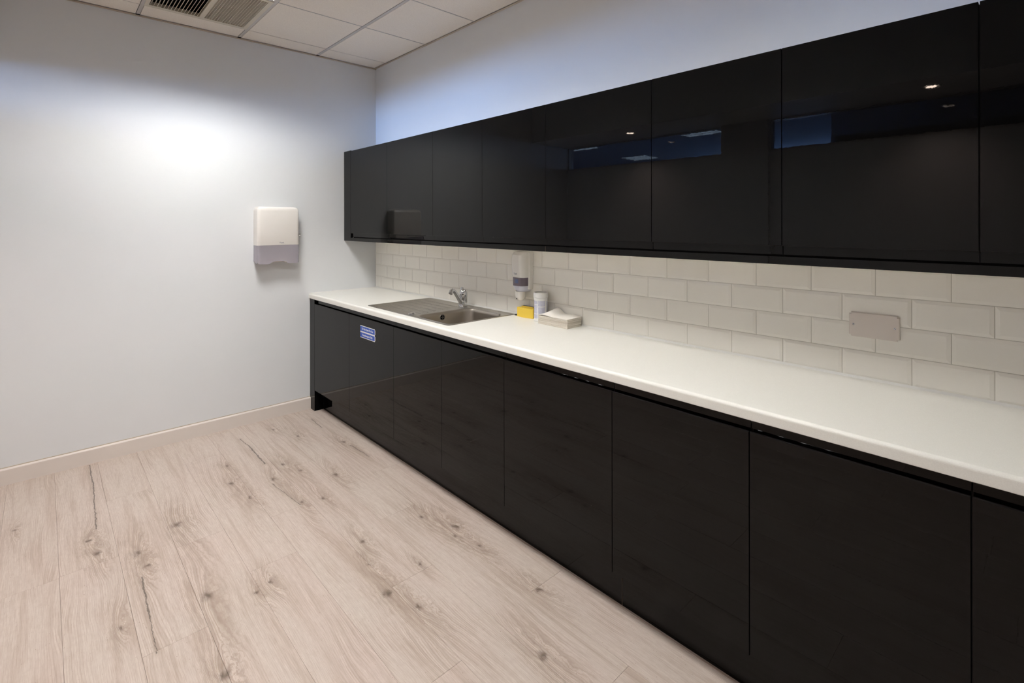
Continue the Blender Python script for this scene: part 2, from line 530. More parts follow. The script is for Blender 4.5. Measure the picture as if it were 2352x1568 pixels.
def text_mesh(name, body, size, mat, M_, parent=None, bold=0.0, xs=1.0, thick=0.0003):
    cu = bpy.data.curves.new(name, 'FONT')
    cu.body = body; cu.size = size; cu.align_x = 'CENTER'; cu.align_y = 'CENTER'
    cu.offset = bold; cu.extrude = thick; cu.resolution_u = 3
    t = bpy.data.objects.new(name, cu); COL.objects.link(t)
    bpy.context.view_layer.update()
    me = bpy.data.meshes.new_from_object(t.evaluated_get(bpy.context.evaluated_depsgraph_get()))
    bpy.data.objects.remove(t); bpy.data.curves.remove(cu)
    for v in me.vertices:
        v.co.x *= xs
    me.transform(M_)
    me.materials.clear(); me.materials.append(mat)
    o = bpy.data.objects.new(name, me); COL.objects.link(o)
    if parent:
        o.parent = parent
    return o

# ================================================================== THE ROOM
# floor with planks
fl = struct(obj('floor', bx(0, XR, YB, YWALL, -0.06, -0.004), m_sub))
PW_, PL_ = 0.1970, 1.320
ends = {-2.09: 1.22, -1.893: 0.62, -1.696: 1.33, -1.499: 0.413, -1.302: 1.372, -1.105: 0.905, -0.908: 0.45, -0.711: 1.31, -0.514: 0.2}
rows = []
y = -2.09
k = 0
yy = -2.09 - PW_ * 6
while yy < -0.45:
    key = min(ends, key=lambda q_: abs(q_ - yy))
    e0 = ends[key] if abs(key - yy) < .05 else (0.35 + 0.44 * len(rows)) % PL_
    rows.append((yy, e0)); yy += PW_
for y0, e0 in rows:
    ya, yb = max(y0, YB), min(y0 + PW_, -0.40)
    if yb - ya < .02:
        continue
    x = e0 - PL_
    while x > 0:
        x -= PL_
    while x < XR:
        xa, xb = max(x, 0.0), min(x + PL_, XR)
        if xb - xa > 0.03:
            bm = bmesh.new()
            g_ = 0.0003
            box(bm, xa + g_, xb - g_, ya + g_, yb - g_, -0.004, 0.0, bev=0.0006)
            obj('plank', bm, m_floor, fl)
        x += PL_

# walls
struct(obj('wall_left', bx(-0.12, 0.0, YB - .12, YWALL + .12, -0.06, H + 0.12), m_wall))
wr = struct(obj('wall_back', bx(0.0, XR, YWALL, YWALL + 0.12, -0.06, H + 0.12), m_wall))
struct(obj('wall_right', bx(XR, XR + .12, YB - .12, YWALL + .12, -0.06, H + 0.12), m_wall))
# front wall (behind the photographer) with a high window band either side of a column
WZ0, WZ1, SOF = 2.118, 2.392, 2.392
WX = [(0.0, 1.933), (2.352, 5.2)]
bm = bmesh.new()
box(bm, 0, XR, YB - .12, YB, -0.06, WZ0)
box(bm, 0, XR, YB - .12, YB, WZ1, H + .12)
box(bm, WX[0][1], WX[1][0], YB - .12, YB, WZ0, WZ1)
box(bm, WX[1][1], XR, YB - .12, YB, WZ0, WZ1)
struct(obj('wall_front', bm, m_wall))
struct(obj('trim_column', bx(1.933, 2.352, YB, YB + .035, 0, SOF), m_wall), 'white boxed pier between the high windows')
struct(obj('trim_soffit', bx(0, XR, YB, -2.53, SOF, H + .01), m_wall), 'low plastered bulkhead holding two downlights')
for i, (a, c) in enumerate(WX):
    w = thing('window_%d' % (i + 1), 'high internal window band above the wall opposite the cabinets', 'window')
    del w['category']
    w['kind'] = 'structure'
    fm = bmesh.new()
    t = .018
    for q_ in ((a, c, WZ0, WZ0 + t), (a, c, WZ1 - t * .4, WZ1), (a, a + t * .4, WZ0, WZ1), (c - t * .4, c, WZ0, WZ1)):
        box(fm, q_[0], q_[1], YB - .10, YB - .02, q_[2], q_[3])
    obj('window_frame', fm, m_bar, w)
    obj('pane', bx(a + .005, c - .005, YB - .064, YB - .058, WZ0 + .01, WZ1 - .005), m_glass, w)

# skirting
bm = bmesh.new()
extrude_prof = [(0.0, 0.0), (0.0165, 0.0), (0.0165, 0.0855), (0.0150, 0.0875), (0.0045, 0.0935), (0.0, 0.0935)]
a = [bm.verts.new((x_, YB, z_)) for x_, z_ in extrude_prof]
d = [bm.verts.new((x_, YL + .002, z_)) for x_, z_ in extrude_prof]
bm.faces.new(a); bm.faces.new(d)
for i in range(len(a)):
    j = (i + 1) % len(a)
    bm.faces.new((a[i], a[j], d[j], d[i]))
sk = struct(obj('baseboard_left', bm, m_skirt), 'cream painted skirting board along the left wall')
obj('caulk_shadow_line', bx(0, .0045, YB, YL + .002, 0.0935, 0.0975), m_angle, sk)  # caulk bead in darker beige, painting in the shadow line above the skirting
struct(obj('baseboard_front', bx(0.0, XR, YB, YB + .0165, 0, .0935), m_skirt))

# ceiling: backing slab, grid bars, tiles
ce = struct(obj('ceiling', bx(-.02, XR, YB, YWALL + .02, H + .10, H + .16), m_void))
XG = [0.205, 0.810, 1.403, 1.996, 2.589, 3.182, 3.775, 4.368, 4.961, 5.554]
YG = [-0.513, -1.089, -1.687, -2.28]
xs_ = [0.016] + XG + [XR - .01]
ys_ = [-0.016] + YG + [-2.53]
for i in range(len(xs_) - 1):
    for j in range(len(ys_) - 1):
        x0, x1 = xs_[i], xs_[i + 1]
        y1, y0 = ys_[j], ys_[j + 1]
        if (i, j) in ((1, 2), (2, 2), (5, 2)):
            continue        # return grille, light fitting
        g1 = .0018 if i < 1 else .0050
        bm = bx(x0 + g1, x1 - g1, y0 + (.0125 if j < 4 else .002), y1 - (.0125 if j > 0 else .0), H - .0015, H + .013, bev=.0012)
        if x1 - x0 > .02 and y1 - y0 > .02:
            obj('ceiling_tile', bm, m_ceil, ce)
for y0 in YG:
    obj('grid_bar', bx(0.004, XR, y0 - .0095, y0 + .0095, H - .002, H + .03), m_bar, ce)
    obj('grid_bar_end', bx(0.0, .024, y0 - .011, y0 + .011, H - .0045, H - .0022), m_void, ce)
for x0 in XG:
    w_ = .0003 if x0 < .3 else .0035
    bm = bx(x0 - w_, x0 + w_, -2.53, -.004, H - (.0005 if x0 < .3 else .0022), H + .02)
    obj('cross_tee', bm, m_bar, ce)
tr1 = struct(obj('trim_ceiling_left', bx(0, .013, -2.53, YWALL, H - .010, H - .003), m_angle), 'beige wall angle where ceiling meets the left wall')
struct(obj('trim_ceiling_back', bx(0.013, XR, -.010, YWALL, H - .004, H + .001), m_angle), 'beige wall angle above the wall cabinets')

# return air grille
vx0, vx1, vy0, vy1 = 0.232, 0.800, -1.676, -1.100
ve = thing('ceiling_vent', 'square cream ceiling air grille with two banks of slats beside the left wall', 'vent', ((vx0 + vx1) / 2, (vy0 + vy1) / 2, H))
off = Vector(ve.location)
def V(name, bm, mat, parent=ve, o_=None):
    bmesh.ops.translate(bm, verts=bm.verts[:], vec=-off)
    return obj(name, bm, mat, parent)
ym = -1.375
bm = bmesh.new()
z0, z1 = H - .004, H + .02
box(bm, vx0 - .025, vx1 + .004, vy0 - .002, vy0 + .020, z0, z1)
box(bm, vx0 - .025, vx1 + .004, vy1 - .024, vy1 + .002, z0, z1)
box(bm, vx0 - .025, vx0 + .012, vy0 + .020, vy1 - .024, z0, z1)
box(bm, vx1 - .020, vx1 + .004, vy0 + .020, vy1 - .024, z0, z1)
box(bm, vx0 + .012, vx1 - .020, ym - .012, ym + .016, z0, z1)
V('grille_frame', bm, m_vent)
V('duct_box', bx(vx0 + .005, vx1 - .01, vy0 + .01, vy1 - .01, H + .085, H + .095), m_void)
for lo, hi, tilt in ((vy0 + .020, ym - .012, 1), (ym + .016, vy1 - .024, -1)):
    n = 15
    for i in range(n):
        yc = lo + (hi - lo) * (i + .5) / n
        bm = bmesh.new()
        dy = .0050
        if tilt > 0:
            pr_ = [(yc - dy, H - .003), (yc - dy + .0022, H - .0035), (yc + dy + .0022, H + .0135), (yc + dy, H + .0135)]
        else:
            pr_ = [(yc + dy, H - .003), (yc + dy - .0030, H - .0035), (yc - dy * .6 - .0016, H + .0150), (yc - dy * .6, H + .0150)]
        extrude_x(bm, pr_, vx0 + .012, vx1 - .020)
        V('slat', bm, m_vent)

# louvred ceiling light in the next bay (just above the frame)
def louvre_light(lx0, lx1, ly0, ly1, label, em):
  global off
  li = thing('ceiling_light', label, 'ceiling light', ((lx0 + lx1) / 2, (ly0 + ly1) / 2, H))
  off = Vector(li.location)
  bm = bmesh.new()
  box(bm, lx0 - .02, lx1 + .018, ly0 - .02, ly0, H - .003, H + .085)
  box(bm, lx0 - .02, lx1 + .018, ly1, ly1 + .02, H - .003, H + .085)
  box(bm, lx0 - .02, lx0, ly0, ly1, H - .003, H + .085)
  box(bm, lx1, lx1 + .018, ly0, ly1, H - .003, H + .085)
  V('light_housing', bm, m_bar, li)
  NL = 4
  for i in range(NL):
      xc = lx0 + (lx1 - lx0) * (i + .5) / NL
      V('tube', bx(xc - .012, xc + .012, ly0 + .002, ly1 - .002, H + .038, H + .044), em, li)
  for i in range(1, NL):
      xx = lx0 + (lx1 - lx0) * i / NL
      V('louvre_blade', bx(xx - .0012, xx + .0012, ly0, ly1, H, H + .060), m_louvre, li)
  for i in range(1, 6):
      yy = ly0 + (ly1 - ly0) * i / 6
      V('louvre_blade', bx(lx0, lx1, yy - .0012, yy + .0012, H + .0002, H + .0362), m_louvre, li)
  V('reflector_back', bx(lx0, lx1, ly0, ly1, H + .062, H + .068), m_bar, li)
louvre_light(0.830, 1.385, -1.668, -1.108, 'recessed square louvred ceiling light in the bay beside the air grille', m_panel)
louvre_light(2.609, 3.164, -1.668, -1.108, 'recessed square louvred ceiling light further along, over the middle of the room', m_panel2)

# two downlights in the soffit
for nx, dl in ((1.14, 'round recessed downlight in the soffit nearer the left wall'), (3.51, 'round recessed downlight in the soffit further from the left wall')):
    t = thing('downlight', dl, 'downlight', (nx, -2.80, SOF), 'soffit downlights')
    bm = bmesh.new(); lathe(bm, (0, 0, 0), [(.036, .0), (.048, -.003), (.050, -.001), (.050, .0)], 28)
    obj('bezel', bm, m_bar, t, True)
    bm = bmesh.new(); lathe(bm, (0, 0, -.0015), [(0, 0), (.034, 0), (.034, -.001), (0, -.001)], 24)
    obj('lamp_face', bm, m_lamp, t)
    ld = bpy.data.lights.new('downlight_beam', 'SPOT')
    ld.energy = SPOT_W; ld.color = (1.0, .74, .62); ld.spot_size = radians(118); ld.spot_blend = .9; ld.shadow_soft_size = .03
    lo_ = bpy.data.objects.new('downlight_beam', ld); COL.objects.link(lo_)
    lo_.location = (0, 0, -.006); lo_.parent = t

# the office behind the high windows
OX0, OX1, OY = -4.5, 8.0, -9.5
struct(obj('ceiling_office', bx(OX0, OX1, OY, YB - .12, H, H + .1), m_offwall))
struct(obj('floor_office', bx(OX0, OX1, OY, YB - .12, -.1, 0), m_offwall))
struct(obj('wall_office_far', bx(OX0, OX1, OY - .1, OY, 0, H), m_offwall))
struct(obj('wall_office_left', bx(OX0 - .1, OX0, OY, YB - .12, 0, H), m_offwall))
struct(obj('wall_office_right', bx(OX1, OX1 + .1, OY, YB - .12, 0, H), m_offwall))
struct(obj('wall_office_near', bx(OX0, 0 - .12, YB - .12, YB - .02, 0, H), m_offwall))
struct(obj('wall_office_light_block', bx(2.48, 7.9, -4.6, -4.5, 0, H), simple('grey_light_block', (.30, .29, .31), .6)))  # grey wall added to block the office's blue light towards the right
struct(obj('trim_partition_cap', bx(2.83, 5.2, YB - .40, YB - .14, 1.9, 2.205), m_void), 'dark low partition top behind the right high window')
ow = struct(obj('window_3', bx(-0.6, 3.0, OY + .001, OY + .01, 1.72, 2.74), m_offw), 'wide evening window at the far side of the neighbouring office')
OFFL = ['neighbouring office ceiling light nearest the high windows', 'neighbouring office ceiling light furthest from the high windows', 'neighbouring office ceiling light near the high windows, left of the nearest one']
for (ox, oy) in ((0.45, -5.58), (-1.77, -7.5), (-1.75, -5.45)):
    t = thing('office_light', OFFL.pop(0), 'ceiling light', (ox, oy, H), 'ceiling lights of the neighbouring office')
    obj('diffuser', bx(-.28, .28, -.28, .28, -.006, -.001), m_offl, t)
    bm = bmesh.new()
    for q_ in ((-.3, .3, -.3, -.28), (-.3, .3, .28, .3), (-.3, -.28, -.28, .28), (.28, .3, -.28, .28)):
        box(bm, *q_, -.008, -.001)
    for s_ in (-.14, 0, .14):
        box(bm, -.28, .28, s_ - .01, s_ + .01, -.012, -.007)
    obj('light_frame', bm, m_bar, t)

# ================================================================== TILED SPLASHBACK
T, PV, OFFX = 0.202, 0.09963, 0.0977
gr = struct(obj('wall_splashback', bx(0, RUN, .0022, YWALL, ZW - .04, 1.362), m_grout), 'grouted splashback behind the white metro tiles')
def tile_bm(x0, x1, z0, z1):
    bm = bmesh.new()
    bw = .011
    O_ = [(x0, z0), (x1, z0), (x1, z1), (x0, z1)]
    I_ = [(x0 + bw, z0 + bw), (x1 - bw, z0 + bw), (x1 - bw, z1 - bw), (x0 + bw, z1 - bw)]
    vb = [bm.verts.new((x, .0055, z)) for x, z in O_]
    vo = [bm.verts.new((x, .0012, z)) for x, z in O_]
    vi = [bm.verts.new((x, -.0012, z)) for x, z in I_]
    bm.faces.new(vi)
    for i in range(4):
        j = (i + 1) % 4
        bm.faces.new((vo[i], vo[j], vi[j], vi[i])); bm.faces.new((vb[i], vb[j], vo[j], vo[i]))
    return bm
for r in range(4):
    z0 = ZW + r * PV
    o0 = OFFX if r % 2 == 0 else OFFX - T / 2
    x = o0 - T
    while x < RUN:
        xa, xb = max(x, 0) + .0011, min(x + T, RUN) - .0011
        if xb - xa > .03:
            obj('wall_tile', tile_bm(xa, xb, z0 + .0011 + (.002 if r == 0 else 0), z0 + PV - .0011), m_tile, gr)
        x += T

# ================================================================== WORKTOP
wt = thing('worktop', 'long cream laminate worktop with a rounded front edge running along the tiled wall', 'worktop', (0, 0, ZW - .038))
bm = bmesh.new()
SX0, SX1, SY0, SY1 = 0.889, 1.820, -0.530, -0.024      # sink outline
cx_ = [0.001, 1.452, 1.808, RUN]
cy_ = [-.5725, -.515, -.093, .0]
zt, zb = .038, 0.0
def P3(x, y, z): return bm.verts.new((x, y, z))
grid = [[[P3(x, y, z) for z in (zb, zt)] for y in cy_] for x in cx_]
for i in range(3):
    for j in range(3):
        if (i, j) == (1, 1):
            for (a_, b_) in (((1, 1), (2, 1)), ((2, 1), (2, 2)), ((2, 2), (1, 2)), ((1, 2), (1, 1))):
                bm.faces.new((grid[a_[0]][a_[1]][0], grid[b_[0]][b_[1]][0], grid[b_[0]][b_[1]][1], grid[a_[0]][a_[1]][1]))
            continue
        for z in (0, 1):
            bm.faces.new([grid[i + p_][j + q_][z] for p_, q_ in ((0, 0), (1, 0), (1, 1), (0, 1))])
nose = [(-.5725, .038)] + [(-.5725 - .0115 * sin(a_), .0265 + .0115 * cos(a_)) for a_ in [pi / 2 * k_ / 6 for k_ in range(1, 7)]] + [(-.584, .002), (-.582, .0), (-.5725, .0)]
rowsn = []
for i, x in enumerate(cx_):
    rowsn.append([grid[i][0][1]] + [P3(x, y, z) for y, z in nose[1:-1]] + [grid[i][0][0]])
for a_, b_ in zip(rowsn, rowsn[1:]):
    for k_ in range(len(a_) - 1):
        bm.faces.new((a_[k_], b_[k_], b_[k_ + 1], a_[k_ + 1]))
for i in (0, 3):
    bm.faces.new(rowsn[i])
    bm.faces.new([grid[i][0][0], grid[i][3][0], grid[i][3][1], grid[i][0][1]] if False else [grid[i][j][1] for j in range(4)] + [grid[i][j][0] for j in (3, 2, 1, 0)])
for i in range(3):
    bm.faces.new((grid[i][3][0], grid[i + 1][3][0], grid[i + 1][3][1], grid[i][3][1]))
o = obj('worktop_board', bm, m_top, wt)
for f in o.data.polygons:
    f.use_smooth = False
bm = bmesh.new()
extrude_x(bm, [(0, .038), (-.007, .038), (-.005, .0405), (-.0005, .046)], .0, RUN)
tube(bm, [(.002, -.575, .038), (.002, -.004, .038)], .0038, 8)
obj('sealant_bead', bm, m_seal, wt, True)

# ================================================================== CABINETS
def lower_prof(z0=.1642):
    return [(-.5535, z0), (-.5731, z0), (YL, z0 + .001), (YL, .8430), (-.5733, .8455), (-.5715, .8464), (-.5695, .8455), (-.5680, .8420),
            (-.5665, .8320), (-.5635, .8270), (-.5600, .8290), (-.5580, .8360), (-.5575, .8780), (-.5535, .8780)]
def upper_prof():
    t_, zb_ = 2.0752, 1.3985
    return [(-.2665, 1.3665), (-.2735, 1.3665), (-.2747, 1.3680), (-.2752, 1.3760), (-.2758, 1.3950), (-.2772, 1.4070), (-.2800, 1.4110), (-.2822, 1.4080),
            (-.2830, 1.4000), (-.2840, 1.3985), (-.2860, 1.3985), (YU, 1.4000), (YU, t_ - .001), (YU + .001, t_), (-.2665, t_)]

LX = [0.0935, 0.7064, 1.3148, 1.8199, 2.3208, 2.9263, 3.4287, 3.9277, RUN]
UX = [0.1243, 0.7182, 1.3130, 1.8164, 2.3170, 2.9199, 3.4244, 3.9216, RUN]
lab_l = ['black gloss base unit at the left wall, left end of the bottom row', 'black gloss base unit carrying the two blue stickers',
         'black gloss base unit directly under the left part of the steel sink', 'black gloss base unit under the sink bowl, fourth from the left wall',
         'wide black gloss base unit below the yellow sponge, fifth from the left wall',
         'narrower black gloss base unit, sixth from the left wall, right of the plinth joint', 'black gloss base unit, seventh from the left wall, second from the right end',
         'black gloss base unit cut off by the right edge of the photo']
lab_u = ['black gloss wall unit in the corner, left end of the top row', 'black gloss wall unit reflecting the paper towel dispenser',
         'black gloss wall unit third from the left wall, above the drainer', 'black gloss wall unit fourth from the left wall, above the tap',
         'wide black gloss wall unit above the soap dispenser, reflecting a small lamp', 'black gloss wall unit sixth from the left wall, reflecting a pier',
         'wide black gloss wall unit above the blank socket plate, reflecting a bright lamp', 'black gloss wall unit cut off by the right edge of the photo']
GAP = 0.0017
for i in range(8):
    x0, x1 = LX[i], LX[i + 1]
    t = thing('base_cabinet', lab_l[i], 'cabinet', ((x0 + x1) / 2, -.30, 0), 'black gloss base cabinets under the worktop')
    off = Vector(t.location)
    bm = bmesh.new()
    for q_ in ((x0 + .0005, x0 + .0165, -.550, -.02, .1642, .8500), (x1 - .0165, x1 - .0005, -.550, -.02, .1642, .8500),
               (x0 + .0165, x1 - .0165, -.550, -.02, .1642, .1810), (x0 + .0165, x1 - .0165, -.030, -.02, .1810, .8500)):
        box(bm, *q_, mat=1 if q_[1] - q_[0] < .02 else 0)
    V('carcass', bm, [m_carc, m_gap_shade], t)
    bm = bmesh.new()
    extrude_x(bm, lower_prof(), x0 + GAP, x1 - GAP, 1)
    V('door', bm, [m_gloss, m_dark], t)
    for lx_ in (x0 + .05, x1 - .05):
        for ly_ in (-.44, -.08):
            bm = bmesh.new(); cyl(bm, (lx_, ly_, 0), .018, .1642, n=12)
            V('adjustable_foot', bm, m_black, t)
for i in range(8):
    x0, x1 = UX[i], UX[i + 1]
    t = thing('wall_cabinet', lab_u[i], 'cabinet', ((x0 + x1) / 2, -.13, 1.3665), 'black gloss wall cabinets above the splashback')
    off = Vector(t.location)
    bm = bmesh.new()
    z0, z1 = 1.3665, 2.0740
    for q_ in ((x0 + .0005, x0 + .0165, -.2640, .0, z0, z1), (x1 - .0165, x1 - .0005, -.2640, .0, z0, z1),
               (x0 + .0005, x1 - .0005, -.2640, -.2480, 1.3480, z0), (x0 + .0165, x1 - .0165, -.2640, .0, z0, z0 + .016), (x0 + .0165, x1 - .0165, -.2640, .0, z1 - .016, z1), (x0 + .0165, x1 - .0165, -.008, .0, z0 + .016, z1 - .016)):  # includes a dark front batten added to block light leaking above the pelmet
        box(bm, *q_, mat=1 if q_[4] == 1.3480 else (2 if q_[1] - q_[0] < .02 else 0))
    V('carcass', bm, [m_carc, m_dark, m_gap_shade], t)
    bm = bmesh.new()
    extrude_x(bm, upper_prof(), x0 + GAP, x1 - GAP, 1)
    V('door', bm, [m_gloss, m_dark], t)

# filler panels against the left wall
def filler(*a):
    bm = bx(*a, bev=.0005)
    bmesh.ops.recalc_face_normals(bm, faces=bm.faces[:])
    for f in bm.faces:
        if f.normal.x > .9:
            f.material_index = 1
    return obj('filler_panel', bm, [m_gloss, m_void])
o = filler(0.0005, .0927, -.5741, -.5035, 0.0005, .8825)
tag(o, 'narrow black gloss filler strip between left wall and base units, reaching the floor', 'filler panel', 'black gloss filler strips at the left wall')
o = filler(0.0005, .1235, -.2867, -.2665, 1.3347, 2.0795)
tag(o, 'narrow black gloss filler strip between left wall and wall units', 'filler panel', 'black gloss filler strips at the left wall')

# plinth and light pelmet, each in two lengths with raw board ends at the joint
def strip(name, x0, x1, y0, y1, z0, z1, raw):
    bm = bx(x0, x1, y0, y1, z0, z1)
    bmesh.ops.recalc_face_normals(bm, faces=bm.faces[:])
    for f in bm.faces:
        if (raw > 0 and f.normal.x > .9) or (raw < 0 and f.normal.x < -.9):
            f.material_index = 1
    return obj(name, bm, [m_gloss, m_chip])
YP = -.503
tag(strip('plinth', .0935, 2.9195, YP, YP + .016, .0005, .1635, 1), 'long black gloss kickboard under the base units, left of the pale joint', 'plinth', 'kickboards under the base units')
tag(strip('plinth', 2.9225, RUN, YP, YP + .016, .0005, .1635, -1), 'black gloss kickboard under the base units, right of the pale joint', 'plinth', 'kickboards under the base units')
tag(strip('light_pelmet', .1237, 2.3145, -.2867, -.2687, 1.3347, 1.3615, 1), 'black gloss pelmet strip under the left wall units, left of the soap dispenser joint', 'pelmet', 'pelmets under the wall units')
tag(strip('light_pelmet', 2.3160, RUN, -.2867, -.2687, 1.3347, 1.3615, -1), 'black gloss pelmet strip under the wall units, right of the soap dispenser joint', 'pelmet', 'pelmets under the wall units')

# ================================================================== SINK
sk_t = thing('sink', 'stainless steel inset sink with a ribbed drainer left of a square bowl', 'sink', (SX0, SY0, ZW))
off = Vector(sk_t.location)
bm = bmesh.new()
BX0, BX1, BY0, BY1 = 1.462, 1.798, -.505, -.104
K = 6
loops = []
def loop(P_, z): loops.append([bm.verts.new((x, y, ZW + z)) for x, y in P_])
loop(rrect(SX0, SX1, SY0, SY1, .012, K), .0003)
loop(rrect(SX0 + .001, SX1 - .001, SY0 + .001, SY1 - .001, .012, K), .0032)
loop(rrect(SX0 + .006, SX1 - .006, SY0 + .006, SY1 - .006, .012, K), .0042)
loop(rrect(SX0 + .011, SX1 - .011, SY0 + .011, SY1 - .011, .012, K), .0032)
loop(rrect(SX0 + .014, SX1 - .014, SY0 + .014, SY1 - .014, .012, K), .0012)
def brg(a, b_):
    n = len(a)
    for i in range(n):
        j = (i + 1) % n
        bm.faces.new((a[i], a[j], b_[j], b_[i]))
loop(rrect(BX0 - .022, BX1 + .010, BY0 - .006, BY1 + .012, .060, K), .0012)
loop(rrect(BX0 - .018, BX1 + .007, BY0 - .004, BY1 + .008, .060, K), .0030)
for a, c in zip(loops, loops[1:]):
    brg(a, c)
obj_rim_loop = None
for v_ in bm.verts:
    v_.co -= off
obj('sink_top', bm, m_steel, sk_t, True)
bm = bmesh.new(); loops = []
loop(rrect(BX0 - .018, BX1 + .007, BY0 - .004, BY1 + .008, .060, K), .0030)
loop(rrect(BX0 - .010, BX1 + .003, BY0 - .002, BY1 + .004, .060, K), .0022)
loop(rrect(BX0 - .003, BX1, BY0, BY1, .060, K), -.004)
loop(rrect(BX0, BX1 - .001, BY0 + .001, BY1 - .001, .060, K), -.015)
loop(rrect(BX0 + .004, BX1 - .005, BY0 + .005, BY1 - .005, .058, K), -.115)
loop(rrect(BX0 + .012, BX1 - .013, BY0 + .013, BY1 - .013, .055, K), -.138)
loop(rrect(BX0 + .035, BX1 - .035, BY0 + .035, BY1 - .035, .045, K), -.150)
loop(rrect(BX0 + .14, BX1 - .14, BY0 + .16, BY1 - .16, .02, K), -.154)
for a, c in zip(loops, loops[1:]):
    brg(a, c)
bm.faces.new(loops[-1])
for v_ in bm.verts:
    v_.co -= off
obj('bowl', bm, m_bowl, sk_t, True)
for i in range(6):
    yg = -.445 + i * .0645
    bm = bmesh.new()
    e_ = .006 * abs(i - 2.5)
    extrude_x(bm, [(yg - .0032, ZW + .0013), (yg - .0012, ZW + .0030), (yg + .0012, ZW + .0030), (yg + .0032, ZW + .0013)], .935 + e_, 1.405 - .012 * i)
    extrude_x(bm, [(yg + .0032, ZW + .0010), (yg + .0032, ZW + .0017), (yg + .0078, ZW + .0017), (yg + .0078, ZW + .0010)], .935 + e_, 1.405 - .012 * i, 1, 1)
    V('drainer_groove', bm, [m_steel, m_groove_shade], sk_t)
# overflow on the bowl's left side
bm = bmesh.new()
oy_, oz_ = -.318, ZW - .028
xo = BX0 + .0015
cyl(bm, (xo, oy_, oz_), .019, .0025, 'x', 24)
o = V('overflow_ring', bm, m_chrome, sk_t)
bm = bmesh.new()
cyl(bm, (xo + .0026, oy_, oz_), .0145, .0012, 'x', 20)
o2 = V('overflow_hole', bm, m_void, sk_t)
bm = bmesh.new()
box(bm, xo + .0040, xo + .0055, oy_ - .013, oy_ + .013, oz_ - .0018, oz_ + .0018)
box(bm, xo + .0040, xo + .0055, oy_ - .0018, oy_ + .0018, oz_ - .013, oz_ + .013)
V('overflow_cross', bm, m_chrome, sk_t)
bm = bmesh.new()
lathe(bm, (1.382, -.486, ZW + .0012), [(0.0, .011), (.016, .0105), (.0195, .008), (.0195, .0055), (.010, .004), (.010, .002), (.023, .0015), (.023, 0)], 28)
V('waste_knob', bm, m_chrome, sk_t)
bm = bmesh.new()
lathe(bm, ((BX0 + BX1) / 2, (BY0 + BY1) / 2, ZW - .1535), [(.0, .004), (.030, .004), (.042, .0025), (.045, 0)], 28)
V('waste_strainer', bm, m_chrome, sk_t)

# tap
tx, ty = 1.352, -.072
tp = thing('mixer_tap', 'small chrome single lever mixer tap behind the sink', 'tap', (tx, ty, ZW + .0012))
bm = bmesh.new()
lathe(bm, (0, 0, 0), [(0.0, 0), (.030, 0), (.031, .002), (.031, .006), (.0285, .009), (.0285, .036), (.027, .039), (0, .039)], 32)
obj('tap_base', bm, m_chrome, tp, True)
bm = bmesh.new()
lathe(bm, (0.002, 0, 0), [(0, .038), (.0215, .038), (.0205, .060), (.0225, .066), (.0225, .068), (.0235, .070), (.0240, .092), (.021, .104), (.013, .112), (0, .1145)], 32)
obj('tap_body', bm, m_chrome, tp, True)
bm = bmesh.new()
sp = [(.004, -.010, .018), (.012, -.032, .040), (.024, -.064, .076), (.034, -.092, .107), (.039, -.106, .119), (.044, -.119, .121), (.048, -.129, .114)]
tube(bm, sp, [.0150, .0145, .0132, .0122, .0120, .0122, .0124], 18)
obj('spout', bm, m_chrome, tp, True)
bm = bmesh.new()
tube(bm, [(.0465, -.126, .117), (.0520, -.139, .101)], .0136, 18)
obj('aerator', bm, m_chrome, tp, True)
bm = bmesh.new()
tube(bm, [(0.0, .0, .108), (.013, .004, .106), (.026, .008, .092), (.0305, .010, .068), (.0310, .011, .040), (.0308, .011, .026)], [.012, .0125, .0090, .0068, .0062, .0066], 14, .75)
obj('lever', bm, m_chrome, tp, True)
bm = bmesh.new()
lathe(bm, (-.004, -.002, .100), [(.0, .028), (.007, .027), (.0105, .022), (.012, .012), (.013, 0)], 20)
obj('lever_cap', bm, m_chrome, tp, True)

# small black plug lying behind the sink corner
bm = bmesh.new(); lathe(bm, (0, 0, 0), [(0, 0), (.015, 0), (.0155, .003), (.013, .0060), (0, .0065)], 20)
o = obj('rubber_stopper', bm, m_black, None, True, (1.842, -.034, ZW + .0004))
tag(o, 'tiny black rubber disc on the worktop at the right end of the sink', 'stopper')

# ================================================================== SOAP DISPENSER
sd = thing('soap_dispenser', 'tall white wall-mounted soap dispenser on the tiles right of the tap', 'dispenser', (1.888, -.0015, 1.03))
off = Vector(sd.location)
def dprof(hw, dep, r, k=8, x=1.888, yb=-.0015):
    """D shaped outline, back flat at the wall"""
    P_ = [(x + hw, yb), ]
    cxr, cyr = x + hw - r, yb - dep + r
    for i in range(k + 1):
        a_ = -pi / 2 * i / k
        P_.append((cxr + r * cos(a_), cyr + r * sin(a_)))
    cxl = x - hw + r
    for i in range(k + 1):
        a_ = -pi / 2 - pi / 2 * i / k
        P_.append((cxl + r * cos(a_), cyr + r * sin(a_)))
    P_.append((x - hw, yb))
    return P_
def stack(secs, mat, name, caps=True):
    bm = bmesh.new(); R_ = []
    for (P_, z) in secs:
        R_.append([bm.verts.new((x, y, z)) for x, y in P_])
    n = len(R_[0])
    for a_, b_ in zip(R_, R_[1:]):
        for i in range(n):
            j = (i + 1) % n
            bm.faces.new((a_[i], a_[j], b_[j], b_[i]))
    if caps:
        bm.faces.new(R_[0]); bm.faces.new(R_[-1])
    for v_ in bm.verts:
        v_.co -= off
    return obj(name, bm, mat, sd, True)
stack([(dprof(.055, .030, .012), 1.085), (dprof(.058, .034, .012), 1.10), (dprof(.058, .034, .012), 1.30), (dprof(.050, .028, .012), 1.312)], m_plw2, 'back_plate')
